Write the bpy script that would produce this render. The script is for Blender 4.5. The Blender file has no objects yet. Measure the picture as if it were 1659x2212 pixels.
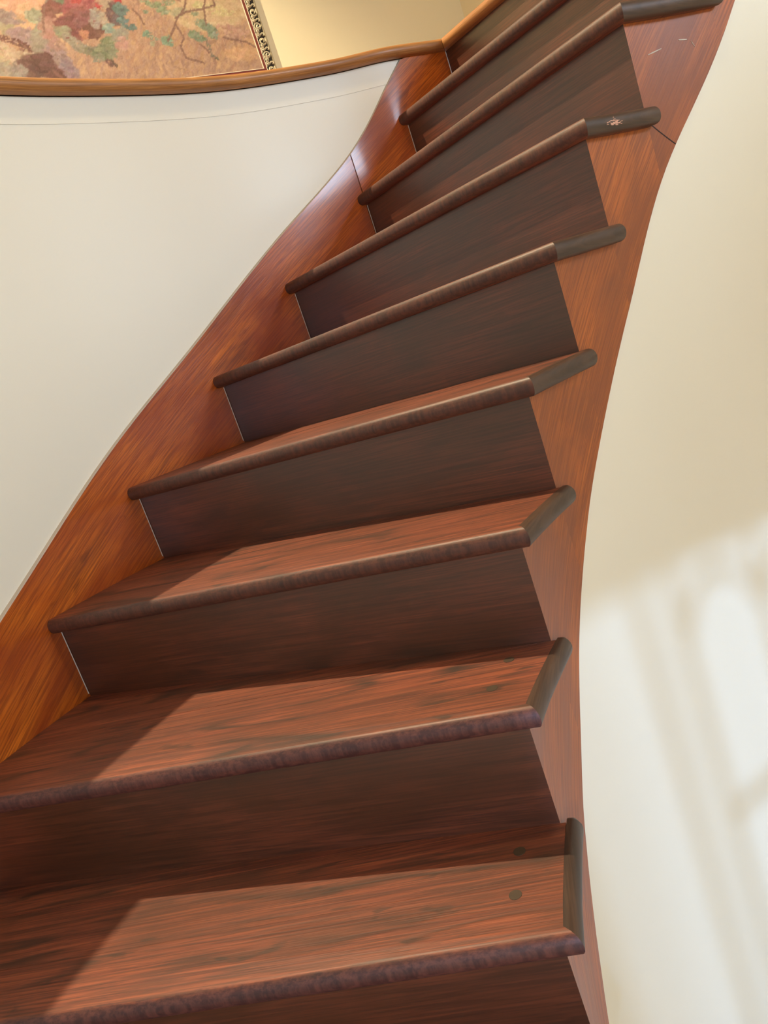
import bpy, bmesh, math, random
import numpy as np
from mathutils import Vector, Matrix

# ---------------------------------------------------------------- camera, world, lights, exposure
S = 0.19                       # one riser height in metres; plan and heights below are in risers
scene = bpy.context.scene
C = scene.collection

cam_data = bpy.data.cameras.new('camera')
cam = bpy.data.objects.new('camera', cam_data)
C.objects.link(cam)
cam_data.sensor_fit = 'VERTICAL'
cam_data.sensor_height = 24.0
cam_data.lens = 24.0 * 1661.3 / 2212.0
cam_data.clip_start = 0.02
PITCH, ROLL, CZ = -0.195, -0.331, 4.5747
fwd = Vector((0, math.cos(PITCH), math.sin(PITCH)))
rt0 = Vector((1, 0, 0)); up0 = Vector((0, -math.sin(PITCH), math.cos(PITCH)))
rt = math.cos(ROLL) * rt0 + math.sin(ROLL) * up0
up = -math.sin(ROLL) * rt0 + math.cos(ROLL) * up0
M = Matrix((rt, up, -fwd)).transposed().to_4x4()
M.translation = Vector((0, 0, CZ)) * S
cam.matrix_world = M
scene.camera = cam

w = bpy.data.worlds.new('sky'); scene.world = w; w.use_nodes = True
w.node_tree.nodes['Background'].inputs[0].default_value = (0.62, 0.76, 1.0, 1)
w.node_tree.nodes['Background'].inputs[1].default_value = 2.0

scene.view_settings.view_transform = 'Standard'
scene.view_settings.look = 'None'
scene.view_settings.gamma = 1.0
scene.view_settings.use_curve_mapping = False
scene.view_settings.exposure = -0.1

def light(name, kind, loc, power, col, target=None, **kw):
    d = bpy.data.lights.new(name, kind); d.energy = power; d.color = col
    for k, v in kw.items(): setattr(d, k, v)
    o = bpy.data.objects.new(name, d); C.objects.link(o)
    o.location = Vector(loc) * S
    if target is not None:
        o.rotation_euler = (Vector(target) * S - o.location).to_track_quat('-Z', 'Y').to_euler()
    return o

LAMP = (-6.0, 12.5, 25.4)      # bulb hanging over the upper hall
light('ceiling_lamp_light', 'SPOT', LAMP, 1060, (1.0, 0.82, 0.54), target=(-4.0, 12.0, 9.0),
      shadow_soft_size=0.022, spot_size=math.radians(100), spot_blend=0.35)
# shaded lamp hanging high over the stairwell
WELL = (5.0, 3.5, 26.0)
light('well_lamp_light', 'AREA', WELL, 40, (1.0, 0.80, 0.50), target=(5.0, 4.5, 0), shape='DISK', size=1.6 * S)
# low sun through the arched window behind the camera
light('window_sun', 'SUN', (0, -30, 12), 4.0, (0.36, 0.58, 1.0),
      target=(0 + 0.18 * 42, 12, 12 - 0.268 * 42.7), angle=0.021)
# soft daylight that comes in through the same window
light('window_daylight', 'AREA', (0.6, -12.9, 3.9), 42, (0.60, 0.75, 1.0),
      target=(1.6, 0, -0.6), shape='RECTANGLE', size=7.0 * S, size_y=6.4 * S, spread=math.radians(120))
# and through an unseen east window, added to cool the curved wall opposite
light('added_east_daylight', 'AREA', (19.9, -2.0, 12.2), 62, (0.66, 0.82, 1.0),
      target=(-3.0, 9.0, 6.0), shape='RECTANGLE', size=6.0 * S, size_y=4.0 * S, spread=math.radians(120))

# ---------------------------------------------------------------- materials
def nt(name):
    m = bpy.data.materials.new(name); m.use_nodes = True
    n = m.node_tree; b = n.nodes['Principled BSDF']
    return m, n, b
def node(n, t, **kw):
    x = n.nodes.new(t)
    for k, v in kw.items(): setattr(x, k, v)
    return x
def math_node(n, op, a, b=None, c=None):
    x = node(n, 'ShaderNodeMath', operation=op)
    for i, v in enumerate((a, b, c)):
        if v is None: continue
        if isinstance(v, (int, float)): x.inputs[i].default_value = v
        else: n.links.new(v, x.inputs[i])
    return x.outputs[0]
def mixc(n, fac, a, b, blend='MIX'):
    x = node(n, 'ShaderNodeMix', data_type='RGBA', blend_type=blend)
    for i, v in ((0, fac), (6, a), (7, b)):
        if isinstance(v, (int, float)): x.inputs[i].default_value = v
        elif isinstance(v, tuple): x.inputs[i].default_value = (*v, 1)
        else: n.links.new(v, x.inputs[i])
    return x.outputs[2]
def lin(c):
    return tuple(((v / 255) / 12.92 if v / 255 <= 0.04045 else ((v / 255 + 0.055) / 1.055) ** 2.4) for v in c)
def noise(n, vec, scale, detail=3, rough=0.5, dist=0.0):
    x = node(n, 'ShaderNodeTexNoise'); x.inputs['Scale'].default_value = scale
    x.inputs['Detail'].default_value = detail; x.inputs['Roughness'].default_value = rough
    x.inputs['Distortion'].default_value = dist
    n.links.new(vec, x.inputs['Vector']); return x.outputs['Fac']
def scaled(n, vec, s):
    x = node(n, 'ShaderNodeMapping'); x.inputs['Scale'].default_value = s
    n.links.new(vec, x.inputs['Vector']); return x.outputs['Vector']
def ramp(n, fac, stops):
    x = node(n, 'ShaderNodeValToRGB'); n.links.new(fac, x.inputs[0])
    e = x.color_ramp.elements
    while len(e) < len(stops): e.new(0.5)
    for i, (p, c) in enumerate(stops):
        e[i].position = p; e[i].color = (*c, 1) if isinstance(c, tuple) else (c, c, c, 1)
    return x.outputs['Color']

def wood(name, dark, mid, light_, rough=0.4, coat=0.3, coat_rough=0.15, rings=26.0, ring_mix=0.6,
         bump=0.25, worn_edge=None, stain=None, blotch=0.5):
    """Oak: contour lines of a stretched noise give cathedral grain, fine streaks give pores."""
    m, n, b = nt(name)
    uv = node(n, 'ShaderNodeTexCoord').outputs['UV']
    big = noise(n, scaled(n, uv, (0.24, 1.5, 1)), 1.0, 2.2, 0.42)
    s = math_node(n, 'SINE', math_node(n, 'MULTIPLY', big, rings * 2))
    s01 = math_node(n, 'MULTIPLY_ADD', s, 0.5, 0.5)
    sharp = math_node(n, 'POWER', s01, 6.0)
    patch = noise(n, scaled(n, uv, (0.6, 2.4, 1)), 1.0, 2)
    pmask = math_node(n, 'MULTIPLY', sharp, ramp(n, patch, [(0.42, 0.0), (0.58, 1.0)]))
    pores = noise(n, scaled(n, uv, (1.6, 55, 1)), 1.0, 3, 0.6)
    streak = noise(n, scaled(n, uv, (0.45, 22, 1)), 1.0, 4, 0.7)
    fl = noise(n, scaled(n, uv, (2.2, 9, 1)), 1.0, 2, 0.5, 0.5)
    fleck = math_node(n, 'MULTIPLY', math_node(n, 'POWER', s01, 1.5), ramp(n, fl, [(0.60, 0.0), (0.66, 1.0)]))
    blot = noise(n, scaled(n, uv, (0.7, 1.5, 1)), 1.0, 3, 0.55, 0.6)
    col = ramp(n, streak, [(0.36, mid), (0.64, light_)])
    col = mixc(n, math_node(n, 'MULTIPLY', pmask, ring_mix), col, dark)
    col = mixc(n, math_node(n, 'MULTIPLY', fleck, ring_mix), col, dark)
    col = mixc(n, math_node(n, 'MULTIPLY', ramp(n, pores, [(0.44, 1.0), (0.54, 0.0)]), 0.5), col, dark)
    col = mixc(n, math_node(n, 'MULTIPLY', ramp(n, blot, [(0.38, 1.0), (0.66, 0.0)]), blotch), col,
               stain or dark)
    if worn_edge:
        sep = node(n, 'ShaderNodeSeparateXYZ'); n.links.new(uv, sep.inputs[0])
        jit = noise(n, scaled(n, uv, (9, 30, 1)), 1.0, 3, 0.7)
        v = math_node(n, 'ADD', sep.outputs[1], math_node(n, 'MULTIPLY_ADD', jit, 0.07, -0.035))
        mask = ramp(n, v, [(0.028, 1.0), (0.058, 0.0)])
        spots = mixc(n, ramp(n, noise(n, scaled(n, uv, (16, 45, 1)), 1.0, 3, 0.7), [(0.42, 0.0), (0.62, 1.0)]),
                     worn_edge[0], worn_edge[1])
        col = mixc(n, math_node(n, 'MULTIPLY', mask, 0.85), col, spots)
    n.links.new(col, b.inputs['Base Color'])
    r = math_node(n, 'MULTIPLY_ADD', blot, 0.25, rough - 0.12)
    n.links.new(r, b.inputs['Roughness'])
    b.inputs['Coat Weight'].default_value = coat
    b.inputs['Coat Roughness'].default_value = coat_rough
    bp = node(n, 'ShaderNodeBump'); bp.inputs['Strength'].default_value = bump
    bp.inputs['Distance'].default_value = 0.0008
    h = math_node(n, 'ADD', pores, math_node(n, 'MULTIPLY', sharp, -0.4))
    n.links.new(h, bp.inputs['Height']); n.links.new(bp.outputs[0], b.inputs['Normal'])
    return m

def paint(name, col, rough=0.5, var=0.04, bump=0.06):
    m, n, b = nt(name)
    tc = node(n, 'ShaderNodeTexCoord').outputs['Object']
    f = noise(n, tc, 1.6, 3)
    c2 = tuple(v * (1 - var) for v in col)
    n.links.new(mixc(n, f, col, c2), b.inputs['Base Color'])
    b.inputs['Roughness'].default_value = rough
    bp = node(n, 'ShaderNodeBump'); bp.inputs['Strength'].default_value = bump
    bp.inputs['Distance'].default_value = 0.001
    n.links.new(noise(n, tc, 160, 2), bp.inputs['Height']); n.links.new(bp.outputs[0], b.inputs['Normal'])
    return m

def plain(name, col, rough=0.5, metal=0.0, coat=0.0, emit=0.0, jitter=0.15, scale=30):
    m, n, b = nt(name)
    tc = node(n, 'ShaderNodeTexCoord').outputs['Object']
    c2 = tuple(v * (1 - jitter) for v in col)
    n.links.new(mixc(n, noise(n, tc, scale, 3), col, c2), b.inputs['Base Color'])
    b.inputs['Roughness'].default_value = rough; b.inputs['Metallic'].default_value = metal
    b.inputs['Coat Weight'].default_value = coat
    if emit:
        b.inputs['Emission Color'].default_value = (*col, 1); b.inputs['Emission Strength'].default_value = emit
    return m

MT = {}
def tread_wood(name, e0, e1):
    return wood(name, lin((52, 34, 22)), lin((104, 48, 30)), lin((152, 78, 46)), 0.52, 0.08, 0.3, rings=20,
                ring_mix=0.8, bump=0.5, worn_edge=(lin(e0), lin(e1)), stain=lin((88, 54, 38)), blotch=0.4)
MT['tread'] = tread_wood('red_oak_tread', (56, 34, 26), (88, 50, 36))
MT['tread_worn'] = tread_wood('worn_red_oak_tread', (54, 29, 31), (94, 54, 47))
MT['riser'] = wood('dark_riser', lin((36, 15, 6)), lin((78, 35, 15)), lin((106, 50, 25)), 0.42, 0.95, 0.34,
                   rings=8, ring_mix=0.3, bump=0.12, stain=lin((46, 26, 9)), blotch=0.55)
MT['riser'].node_tree.nodes['Principled BSDF'].inputs['Specular IOR Level'].default_value = 0.4
MT['return'] = wood('worn_return', lin((42, 26, 17)), lin((68, 46, 32)), lin((88, 62, 44)), 0.5, 0.1, 0.3,
                    rings=6, ring_mix=0.2, bump=0.2)
MT['skirt'] = wood('orange_oak_string', lin((92, 38, 8)), lin((176, 84, 14)), lin((212, 110, 24)), 0.35, 0.45, 0.14,
                   rings=12, ring_mix=0.45, bump=0.5, stain=lin((140, 54, 16)), blotch=0.65)
MT['string'] = wood('worn_outer_string', lin((92, 42, 14)), lin((164, 80, 26)), lin((194, 102, 34)), 0.42, 0.14, 0.2,
                    rings=6, ring_mix=0.25, bump=0.2, stain=lin((126, 62, 30)), blotch=0.8)
MT['landing'] = wood('honey_oak_nosing', lin((120, 74, 34)), lin((178, 118, 58)), lin((200, 140, 76)), 0.48, 0.15, 0.25,
                     rings=8, ring_mix=0.3, bump=0.25)
MT['floor'] = wood('oak_floor', lin((90, 56, 30)), lin((140, 90, 52)), lin((160, 106, 62)), 0.4, 0.3)
MT['pale_floor'] = paint('pale_bounce_floor', lin((206, 204, 200)), 0.5)  # unseen lower floor, made pale to bounce cool light onto the right wall
MT['plug'] = plain('dark_plug', lin((70, 54, 38)), 0.5)
MT['wall'] = paint('cream_wall_paint', lin((234, 226, 204)), 0.42)
MT['hall_wall'] = paint('upper_hall_paint', lin((242, 232, 194)), 0.5)
MT['ceiling'] = paint('ceiling_paint', lin((240, 236, 226)), 0.8)
MT['caulk'] = plain('white_caulk', lin((190, 172, 150)), 0.5)
MT['chip'] = plain('bare_wood', lin((226, 170, 140)), 0.6)
MT['seam'] = plain('dark_seam', lin((40, 22, 14)), 0.8)
MT['silver'] = plain('aged_silver_leaf', lin((214, 202, 168)), 0.4, 0.2, jitter=0.4, scale=60)
MT['black'] = plain('black_frame_bole', lin((60, 52, 40)), 0.6)
MT['maroon'] = plain('maroon_liner', lin((116, 50, 38)), 0.5)
MT['white_liner'] = plain('white_fillet', lin((226, 214, 190)), 0.5)
MT['window_paint'] = plain('white_window_paint', lin((235, 235, 230)), 0.4)
MT['brass'] = plain('lamp_brass', lin((180, 140, 70)), 0.3, 0.9)
MT['bulb'] = plain('bulb_glow', (1.0, 0.82, 0.55), 0.3, emit=6.0)
def glass():
    m, n, b = nt('window_glass')
    g = node(n, 'ShaderNodeBsdfGlossy'); g.inputs['Roughness'].default_value = 0.02
    t = node(n, 'ShaderNodeBsdfTransparent'); mx = node(n, 'ShaderNodeMixShader'); mx.inputs[0].default_value = 0.06
    n.links.new(t.outputs[0], mx.inputs[1]); n.links.new(g.outputs[0], mx.inputs[2])
    n.links.new(mx.outputs[0], n.nodes['Material Output'].inputs[0]); return m
MT['glass'] = glass()

# ---------------------------------------------------------------- helpers (all lengths in risers, scaled by S)
def obj(name, verts, faces, mat, parent=None, uvs=None, smooth=35, kind=None, label=None, mats=None):
    me = bpy.data.meshes.new(name)
    me.from_pydata([tuple(c * S for c in v) for v in verts], [], faces)
    me.materials.append(MT[mat] if isinstance(mat, str) else mat)
    bm = bmesh.new(); bm.from_mesh(me)
    bmesh.ops.recalc_face_normals(bm, faces=bm.faces)
    if smooth:
        for f in bm.faces: f.smooth = True
        for e in bm.edges:
            if len(e.link_faces) != 2 or e.calc_face_angle(0) > math.radians(smooth): e.smooth = False
    if uvs is not None:
        bm.verts.ensure_lookup_table()
        l = bm.loops.layers.uv.new('UVMap')
        for f in bm.faces:
            for lp in f.loops: lp[l].uv = uvs[lp.vert.index]
    bm.to_mesh(me); bm.free()
    o = bpy.data.objects.new(name, me); C.objects.link(o)
    if parent: o.parent = parent
    if kind: o['kind'] = kind
    if label: o['label'] = label
    return o
def empty(name, loc, label, cat, group=None):
    o = bpy.data.objects.new(name, None); C.objects.link(o)
    o.location = Vector(loc) * S; o.empty_display_size = 0.05
    o['label'] = label; o['category'] = cat
    if group: o['group'] = group
    return o
def reparent_local(o, p):
    """parts are modelled in room space: keep them there under a moved Empty"""
    o.parent = p; o.matrix_parent_inverse = Matrix.Translation(-p.location)
def box(verts, faces, lo, hi):
    i = len(verts)
    for z in (lo[2], hi[2]):
        for x, y in ((lo[0], lo[1]), (hi[0], lo[1]), (hi[0], hi[1]), (lo[0], hi[1])): verts.append((x, y, z))
    for f in ((0, 1, 2, 3), (4, 5, 6, 7), (0, 1, 5, 4), (1, 2, 6, 5), (2, 3, 7, 6), (3, 0, 4, 7)):
        faces.append(tuple(i + k for k in f))
def V2(p): return np.array(p[:2], float)
def norm(v): return v / np.linalg.norm(v)
class Curve:
    """Catmull-Rom through plan points; the parameter is the riser number"""
    def __init__(self, pts, k0): self.p = np.array(pts, float); self.k0 = k0
    def at(self, k):
        t = k - self.k0; i = int(np.clip(math.floor(t), 0, len(self.p) - 2)); u = t - i
        p = self.p; a = p[max(i - 1, 0)]; b = p[i]; c = p[i + 1]; d = p[min(i + 2, len(p) - 1)]
        if i == 0: a = 2 * b - c
        if i + 2 > len(p) - 1: d = 2 * c - b
        return 0.5 * ((2 * b) + (-a + c) * u + (2 * a - 5 * b + 4 * c - d) * u * u + (-a + 3 * b - 3 * c + d) * u ** 3)
    def tan(self, k): return norm(self.at(k + 0.02) - self.at(k - 0.02))
    def off(self, k, d):       # offset to the right of the direction of climb
        t = self.tan(k); return self.at(k) + d * np.array([t[1], -t[0]])
T, O = 0.167, 0.141            # tread thickness, nosing overhang
K0, K1 = -4, 9
LC = Curve([(-5.55, -1.6), (-5.55, -0.5), (-5.55, 0.6), (-5.53, 1.75), (-5.49, 2.9), (-5.4, 4.1), (-5.15, 5.32),
            (-4.63, 6.75), (-3.85, 8.43), (-2.89, 9.84), (-1.57, 11.14), (-0.20, 12.21), (1.34, 12.95),
            (2.39, 13.25), (3.42, 13.75)], -5)
RC = Curve([(-0.07, -1.85), (-0.07, -0.85), (-0.07, 0.15), (-0.05, 1.15), (-0.02, 2.15), (0.04, 3.13), (0.18, 4.09),
            (0.475, 4.97), (0.93, 5.77), (1.48, 6.49), (2.19, 7.14), (2.97, 7.71), (3.82, 8.23),
            (5.0, 8.72), (6.1, 9.1), (7.5, 9.35), (8.9, 9.15), (10.3, 8.4), (11.5, 7.1), (12.3, 5.3), (12.6, 3.0),
            (12.6, 0), (12.6, -4), (12.6, -8), (12.6, -12)], -5)
KR_END = 19
# height of the lower edge of the outer string and of the upper edge of the wall string
SB = [(-4, -6.0), (1.57, -0.374), (2.08, .026), (2.29, .383), (2.52, .637), (3.13, 1.223), (3.51, 1.682), (4.01, 2.132),
      (4.36, 2.553), (4.73, 2.946), (5.08, 3.273), (5.5, 3.71), (5.86, 4.064), (6.27, 4.488), (6.7, 4.945),
      (7.27, 5.61), (7.8, 6.2), (8.32, 6.884), (9.0, 7.75)]
def sb(k):
    z = np.interp(k, [a for a, _ in SB], [b for _, b in SB])
    return z
def smooth_sb(k): return sum(sb(k + d) for d in (-.3, -.15, 0, .15, .3)) / 5 if k < 8.6 else sb(k)
ST = [(-4, .57), (2.65, .57), (4.27, .565), (5.0, .60), (5.6, .63), (6.97, .63), (7.79, .61), (8.19, .61)]
def st(k):             # follows the nosings at a nearly constant height until it meets the landing
    o_ = sum(float(np.interp(k + d, [a for a, _ in ST], [b for _, b in ST])) for d in (-.4, -.2, 0, .2, .4)) / 5
    return min(k + o_, 9 - T)
random.seed(4)
BLOBS = [[5.83,14.51,1.25,0.795,0,208,150,118,0.8],[5.96,13.81,0.682,0.398,0,205,160,115,0.7],[9.99,13.82,1.023,0.455,0,205,175,130,0.6],[5.08,13.86,0.159,0.182,0,165,150,115,0.8],[5.24,14.04,0.341,0.136,10,140,120,115,0.7],[4.88,13.41,0.341,0.091,30,185,160,130,0.9],[5.46,13.6,0.455,0.159,15,150,122,122,0.8],[5.76,13.32,0.511,0.159,40,150,120,125,0.8],[5.99,13.36,0.341,0.136,60,165,125,110,0.6],[5.67,14.13,0.205,0.227,0,205,160,120,0.6],[5.13,13.53,0.511,0.068,18,105,58,48,0.95],[5.38,13.28,0.284,0.08,35,105,58,48,0.9],[4.93,13.16,0.511,0.136,-18,175,155,120,0.9],[4.76,12.98,0.398,0.159,-15,150,140,118,0.85],[4.78,13.27,0.284,0.091,20,190,165,130,0.8],[5.26,12.97,0.25,0.25,0,112,72,62,0.95],[5.58,12.99,0.341,0.25,20,96,56,50,0.95],[5.71,12.88,0.318,0.182,30,105,62,55,0.9],[4.98,12.9,0.159,0.136,0,145,135,125,0.8],[6.02,13.05,0.318,0.136,50,150,122,120,0.85],[6.09,12.84,0.25,0.136,50,140,115,125,0.8],[5.71,13.58,0.159,0.341,15,150,140,120,0.6],[5.74,14.02,0.205,0.136,20,150,150,120,0.8],[5.81,13.82,0.091,0.205,0,145,145,125,0.8],[5.96,13.81,0.159,0.295,0,170,120,105,0.6],[6.43,14.32,0.25,0.25,0,120,115,100,0.8],[6.44,14.22,0.114,0.159,0,95,115,85,0.7],[6.2,14.14,0.182,0.159,0,125,70,60,0.85],[6.63,14.16,0.182,0.159,0,150,70,75,0.9],[6.97,14.22,0.25,0.182,0,160,80,80,0.85],[6.74,13.9,0.318,0.205,0,140,72,72,0.95],[6.47,13.77,0.273,0.205,0,125,62,60,0.9],[6.86,13.79,0.205,0.205,0,130,75,78,0.9],[6.49,13.56,0.295,0.136,0,120,60,55,0.9],[6.95,13.61,0.25,0.159,0,110,62,50,0.9],[7.12,13.9,0.114,0.25,0,150,140,130,0.8],[7.29,13.86,0.091,0.159,0,165,150,130,0.8],[6.71,13.56,0.091,0.114,0,190,120,90,0.7],[6.82,14.3,0.091,0.091,0,185,58,62,0.95],[7.74,14.23,0.102,0.102,0,190,35,45,1],[7.3,14.14,0.08,0.057,0,185,50,55,0.95],[7.5,14.22,0.136,0.182,0,165,145,120,0.7],[7.55,13.99,0.114,0.273,0,105,75,75,0.85],[7.62,13.83,0.102,0.182,10,95,80,85,0.7],[7.77,14.04,0.159,0.136,30,85,118,115,0.95],[7.81,13.66,0.205,0.08,20,80,118,115,0.95],[7.72,13.79,0.136,0.08,0,85,125,122,0.8],[7.34,13.64,0.148,0.102,0,125,155,140,0.85],[6.27,13.66,0.159,0.136,30,140,140,110,0.8],[6.35,13.47,0.205,0.091,30,150,140,120,0.7],[6.5,13.31,0.273,0.114,25,140,135,115,0.85],[6.75,13.18,0.159,0.114,20,120,118,90,0.85],[7.16,13.3,0.159,0.159,0,118,130,92,0.95],[7.0,13.13,0.205,0.159,0,112,125,92,0.95],[6.84,13.02,0.136,0.091,0,130,135,110,0.8],[7.2,13.14,0.114,0.205,0,125,135,105,0.8],[7.54,13.47,0.159,0.159,0,140,140,125,0.7],[7.06,12.89,0.136,0.057,40,110,75,70,0.9],[7.16,12.86,0.114,0.028,50,90,70,55,1],[7.51,13.29,0.136,0.159,0,190,140,125,0.6],[8.19,13.44,0.08,0.08,0,110,150,125,0.95],[8.3,13.35,0.182,0.045,20,125,150,125,0.9],[8.62,13.25,0.136,0.102,10,120,155,128,0.95],[8.69,13.16,0.091,0.045,20,115,150,125,0.9],[8.25,13.22,0.057,0.068,0,150,155,120,0.7],[8.44,14.16,0.182,0.057,15,135,150,110,0.9],[8.64,14.07,0.227,0.08,15,130,148,108,0.9],[8.8,13.93,0.159,0.091,10,130,148,110,0.9],[9.01,14.11,0.159,0.068,0,135,150,110,0.85],[8.36,13.94,0.057,0.045,0,120,140,110,0.8],[9.19,13.86,0.182,0.114,0,165,160,120,0.7],[10.03,13.93,0.455,0.08,5,205,190,130,0.8],[10.35,13.76,0.341,0.068,-3,205,190,130,0.8],[9.76,14.04,0.114,0.057,0,200,190,130,0.7],[9.66,13.57,0.159,0.091,20,130,145,112,0.95],[9.79,13.48,0.136,0.091,20,120,140,110,0.95],[9.39,13.32,0.159,0.091,15,118,142,108,0.95],[9.5,13.23,0.136,0.08,20,112,138,108,0.95],[9.89,13.33,0.102,0.136,0,125,145,118,0.95],[9.83,13.48,0.091,0.068,0,120,142,115,0.9],[9.58,13.8,0.091,0.057,0,135,148,112,0.85],[9.93,13.25,0.068,0.091,0,130,145,125,0.8],[10.45,13.34,0.455,0.114,10,190,145,120,0.8],[10.62,13.1,0.398,0.091,15,175,135,118,0.7],[10.83,12.97,0.284,0.114,20,200,150,105,0.6],[10.48,12.77,0.455,0.159,0,208,158,112,0.7],[9.66,13.02,0.034,0.273,-18,120,112,95,1],[9.72,12.76,0.136,0.034,35,112,105,88,1]]
TWIGS = [[[9.508,14.182],[9.342,13.922],[9.08,13.725],[8.881,13.47],[8.636,13.221]],[[10.182,14.139],[10.201,13.962],[9.766,13.893],[9.381,13.865],[9.02,13.729]],[[9.996,14.151],[9.865,13.886],[9.777,13.508]],[[8.993,13.569],[9.09,13.29],[8.923,13.087],[8.96,12.81],[9.399,12.656]],[[6.062,14.199],[5.916,13.911],[5.849,13.667]],[[10.13,13.201],[10.36,13.125],[10.723,13.036],[11.04,12.813]],[[9.448,13.094],[9.58,12.949],[9.607,12.858]],[[8.066,14.01],[8.174,13.845],[8.205,13.631]],[[9.208,14.2],[9.33,14.106]]]

# ---------------------------------------------------------------- the setting
FLOOR, CEIL, LAND = -5.0, 28.0, 9.0
HD = norm(np.array([0.883, 0.47])); HN = np.array([-HD[1], HD[0]]); DW = 19.0
def hall(a, z, out=0.0):       # a point on the hall's back wall: a along it, out = towards the room
    p = HD * a + HN * (DW - out); return (p[0], p[1], z)
CORNER = HD * 18.2 + HN * DW
XL, XR, YF = -14.0, 19.0, -12.0
a_left = (XL - HN[0] * DW) / HD[0]
rr = CORNER + HD * 0 + np.array([HD[1], -HD[0]]) * ((XR - CORNER[0]) / HD[1])
def ribbon(name, pts, z0, z1, th, mat, kind='structure', flip=1):
    """a wall that follows plan points; z0/z1 may be lists; th = thickness away from the visible face"""
    v, f = [], []; n = len(pts)
    for i, p in enumerate(pts):
        a = pts[max(i - 1, 0)]; b = pts[min(i + 1, n - 1)]
        t = norm(np.array(b, float) - np.array(a, float)); nn = np.array([-t[1], t[0]]) * flip
        q = np.array(p, float) + nn * th
        lo = z0[i] if isinstance(z0, list) else z0; hi = z1[i] if isinstance(z1, list) else z1
        v += [(p[0], p[1], lo), (p[0], p[1], hi), (q[0], q[1], hi), (q[0], q[1], lo)]
    for i in range(n - 1):
        for j in range(4):
            f.append((4 * i + j, 4 * i + (j + 1) % 4, 4 * i + 4 + (j + 1) % 4, 4 * i + 4 + j))
    f += [(0, 1, 2, 3), tuple(4 * n - 4 + j for j in (3, 2, 1, 0))]
    return obj(name, v, f, mat, kind=kind)
# curved wall on the left of the stair, its face just behind the wall string
ks = [-5 + i * 0.125 for i in range(0, 113)]
lw = [tuple(LC.off(-5, -0.05)) ]
lpts = [(-5.6, YF)] + [tuple(LC.off(k, -0.05)) for k in ks]
ribbon('wall_left', lpts, FLOOR, LAND - T - 0.002, 0.5, 'wall')
# thin raised strip whose edge stands in for the landing nosing's shadow band
band = [tuple(LC.off(k, -0.043)) for k in ks if k < 8.22]
ribbon('nosing_shadow_band', [(-5.593, YF)] + band, LAND - T - 0.33, LAND - T - 0.004, 0.006, 'wall')
# drum wall under the outer string, running on round the stairwell
kr = [-4.9 + i * 0.125 for i in range(int((KR_END + 4.9) / 0.125) + 1)]
def rtop(k): return max(FLOOR + 0.02, smooth_sb(k) + 0.05) if k < 9 else LAND - T - 0.002
ribbon('wall_right', [tuple(RC.off(k, -0.015)) for k in kr], FLOOR, [rtop(k) for k in kr], 0.3, 'wall')
# landing floor slab around the well
slab = [(XL, YF), (-5.6, YF)] + [tuple(LC.off(k, -0.02)) for k in ks] + [tuple(RC.off(9, -0.02))] + \
       [tuple(RC.off(k, -0.02)) for k in kr if k > 9.05] + [(12.6, YF), (XR, YF), tuple(rr), tuple(CORNER), (XL, hall(a_left, 0)[1])]
v = [(x, y, LAND - 0.004) for x, y in slab] + [(x, y, LAND - T) for x, y in slab]; n = len(slab)
f = [tuple(range(n)), tuple(range(2 * n - 1, n - 1, -1))] + [(i, (i + 1) % n, n + (i + 1) % n, n + i) for i in range(n)]
obj('floor', v, f, 'floor', kind='structure', uvs=[(p[1] * .5, p[0]) for p in v])
v, f = [], []; box(v, f, (-6.2, YF, FLOOR - 0.3), (13.2, 15.0, FLOOR))
obj('floor', v, f, 'pale_floor', kind='structure', uvs=[(p[1] * .5, p[0]) for p in v])
# upper walls and ceiling
ribbon('wall_back', [tuple(V2(hall(a_left, 0))), tuple(CORNER)], LAND, CEIL, 0.5, 'hall_wall')
ribbon('wall_hall', [tuple(CORNER), tuple(rr)], LAND, CEIL, 0.5, 'hall_wall')
v, f = [], []
EY0, EY1, EZ0, EZ1 = -5.2, 1.2, 10.0, 14.4
for lo_, hi_ in (((YF, LAND), (EY0, CEIL)), ((EY1, LAND), (float(rr[1]), CEIL)), ((EY0, LAND), (EY1, EZ0)), ((EY0, EZ1), (EY1, CEIL))):
    box(v, f, (XR, lo_[0], lo_[1]), (XR + .5, hi_[0], hi_[1]))
obj('wall_east', v, f, 'wall', kind='structure')
v, f = [], []
for lo_, hi_ in (((EY0, EZ0), (EY0 + .16, EZ1)), ((EY1 - .16, EZ0), (EY1, EZ1)), ((EY0 + .16, EZ0), (EY1 - .16, EZ0 + .16)), ((EY0 + .16, EZ1 - .16), (EY1 - .16, EZ1))):
    box(v, f, (XR + .05, lo_[0], lo_[1]), (XR + .35, hi_[0], hi_[1]))
ew = obj('added_east_window', v, f, 'window_paint', kind='structure')  # unseen window, put in for the cool light on the left wall
v, f = [], []; box(v, f, (XR + .14, -2.07, EZ0 + .16), (XR + .26, -1.93, EZ1 - .16)); obj('window_bar', v, f, 'window_paint', ew)
v, f = [], []; box(v, f, (XR + .195, EY0 + .16, EZ0 + .16), (XR + .205, EY1 - .16, EZ1 - .16)); obj('pane', v, f, 'glass', ew)
ribbon('wall_west', [(XL, YF), tuple(V2(hall(a_left, 0)))], LAND, CEIL, 0.5, 'wall')
v = [(XL - .5, YF - .5, CEIL), (XR + .5, YF - .5, CEIL), (XR + .5, rr[1] + .3, CEIL), (CORNER[0] + .2, CORNER[1] + .6, CEIL), (XL - .5, hall(a_left, 0)[1] + .3, CEIL)]
v += [(x, y, z + 0.3) for x, y, z in v]; n = 5
obj('ceiling', v, [tuple(range(n)), tuple(range(2 * n - 1, n - 1, -1))] + [(i, (i + 1) % n, n + (i + 1) % n, n + i) for i in range(n)], 'ceiling', kind='structure')

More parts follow.
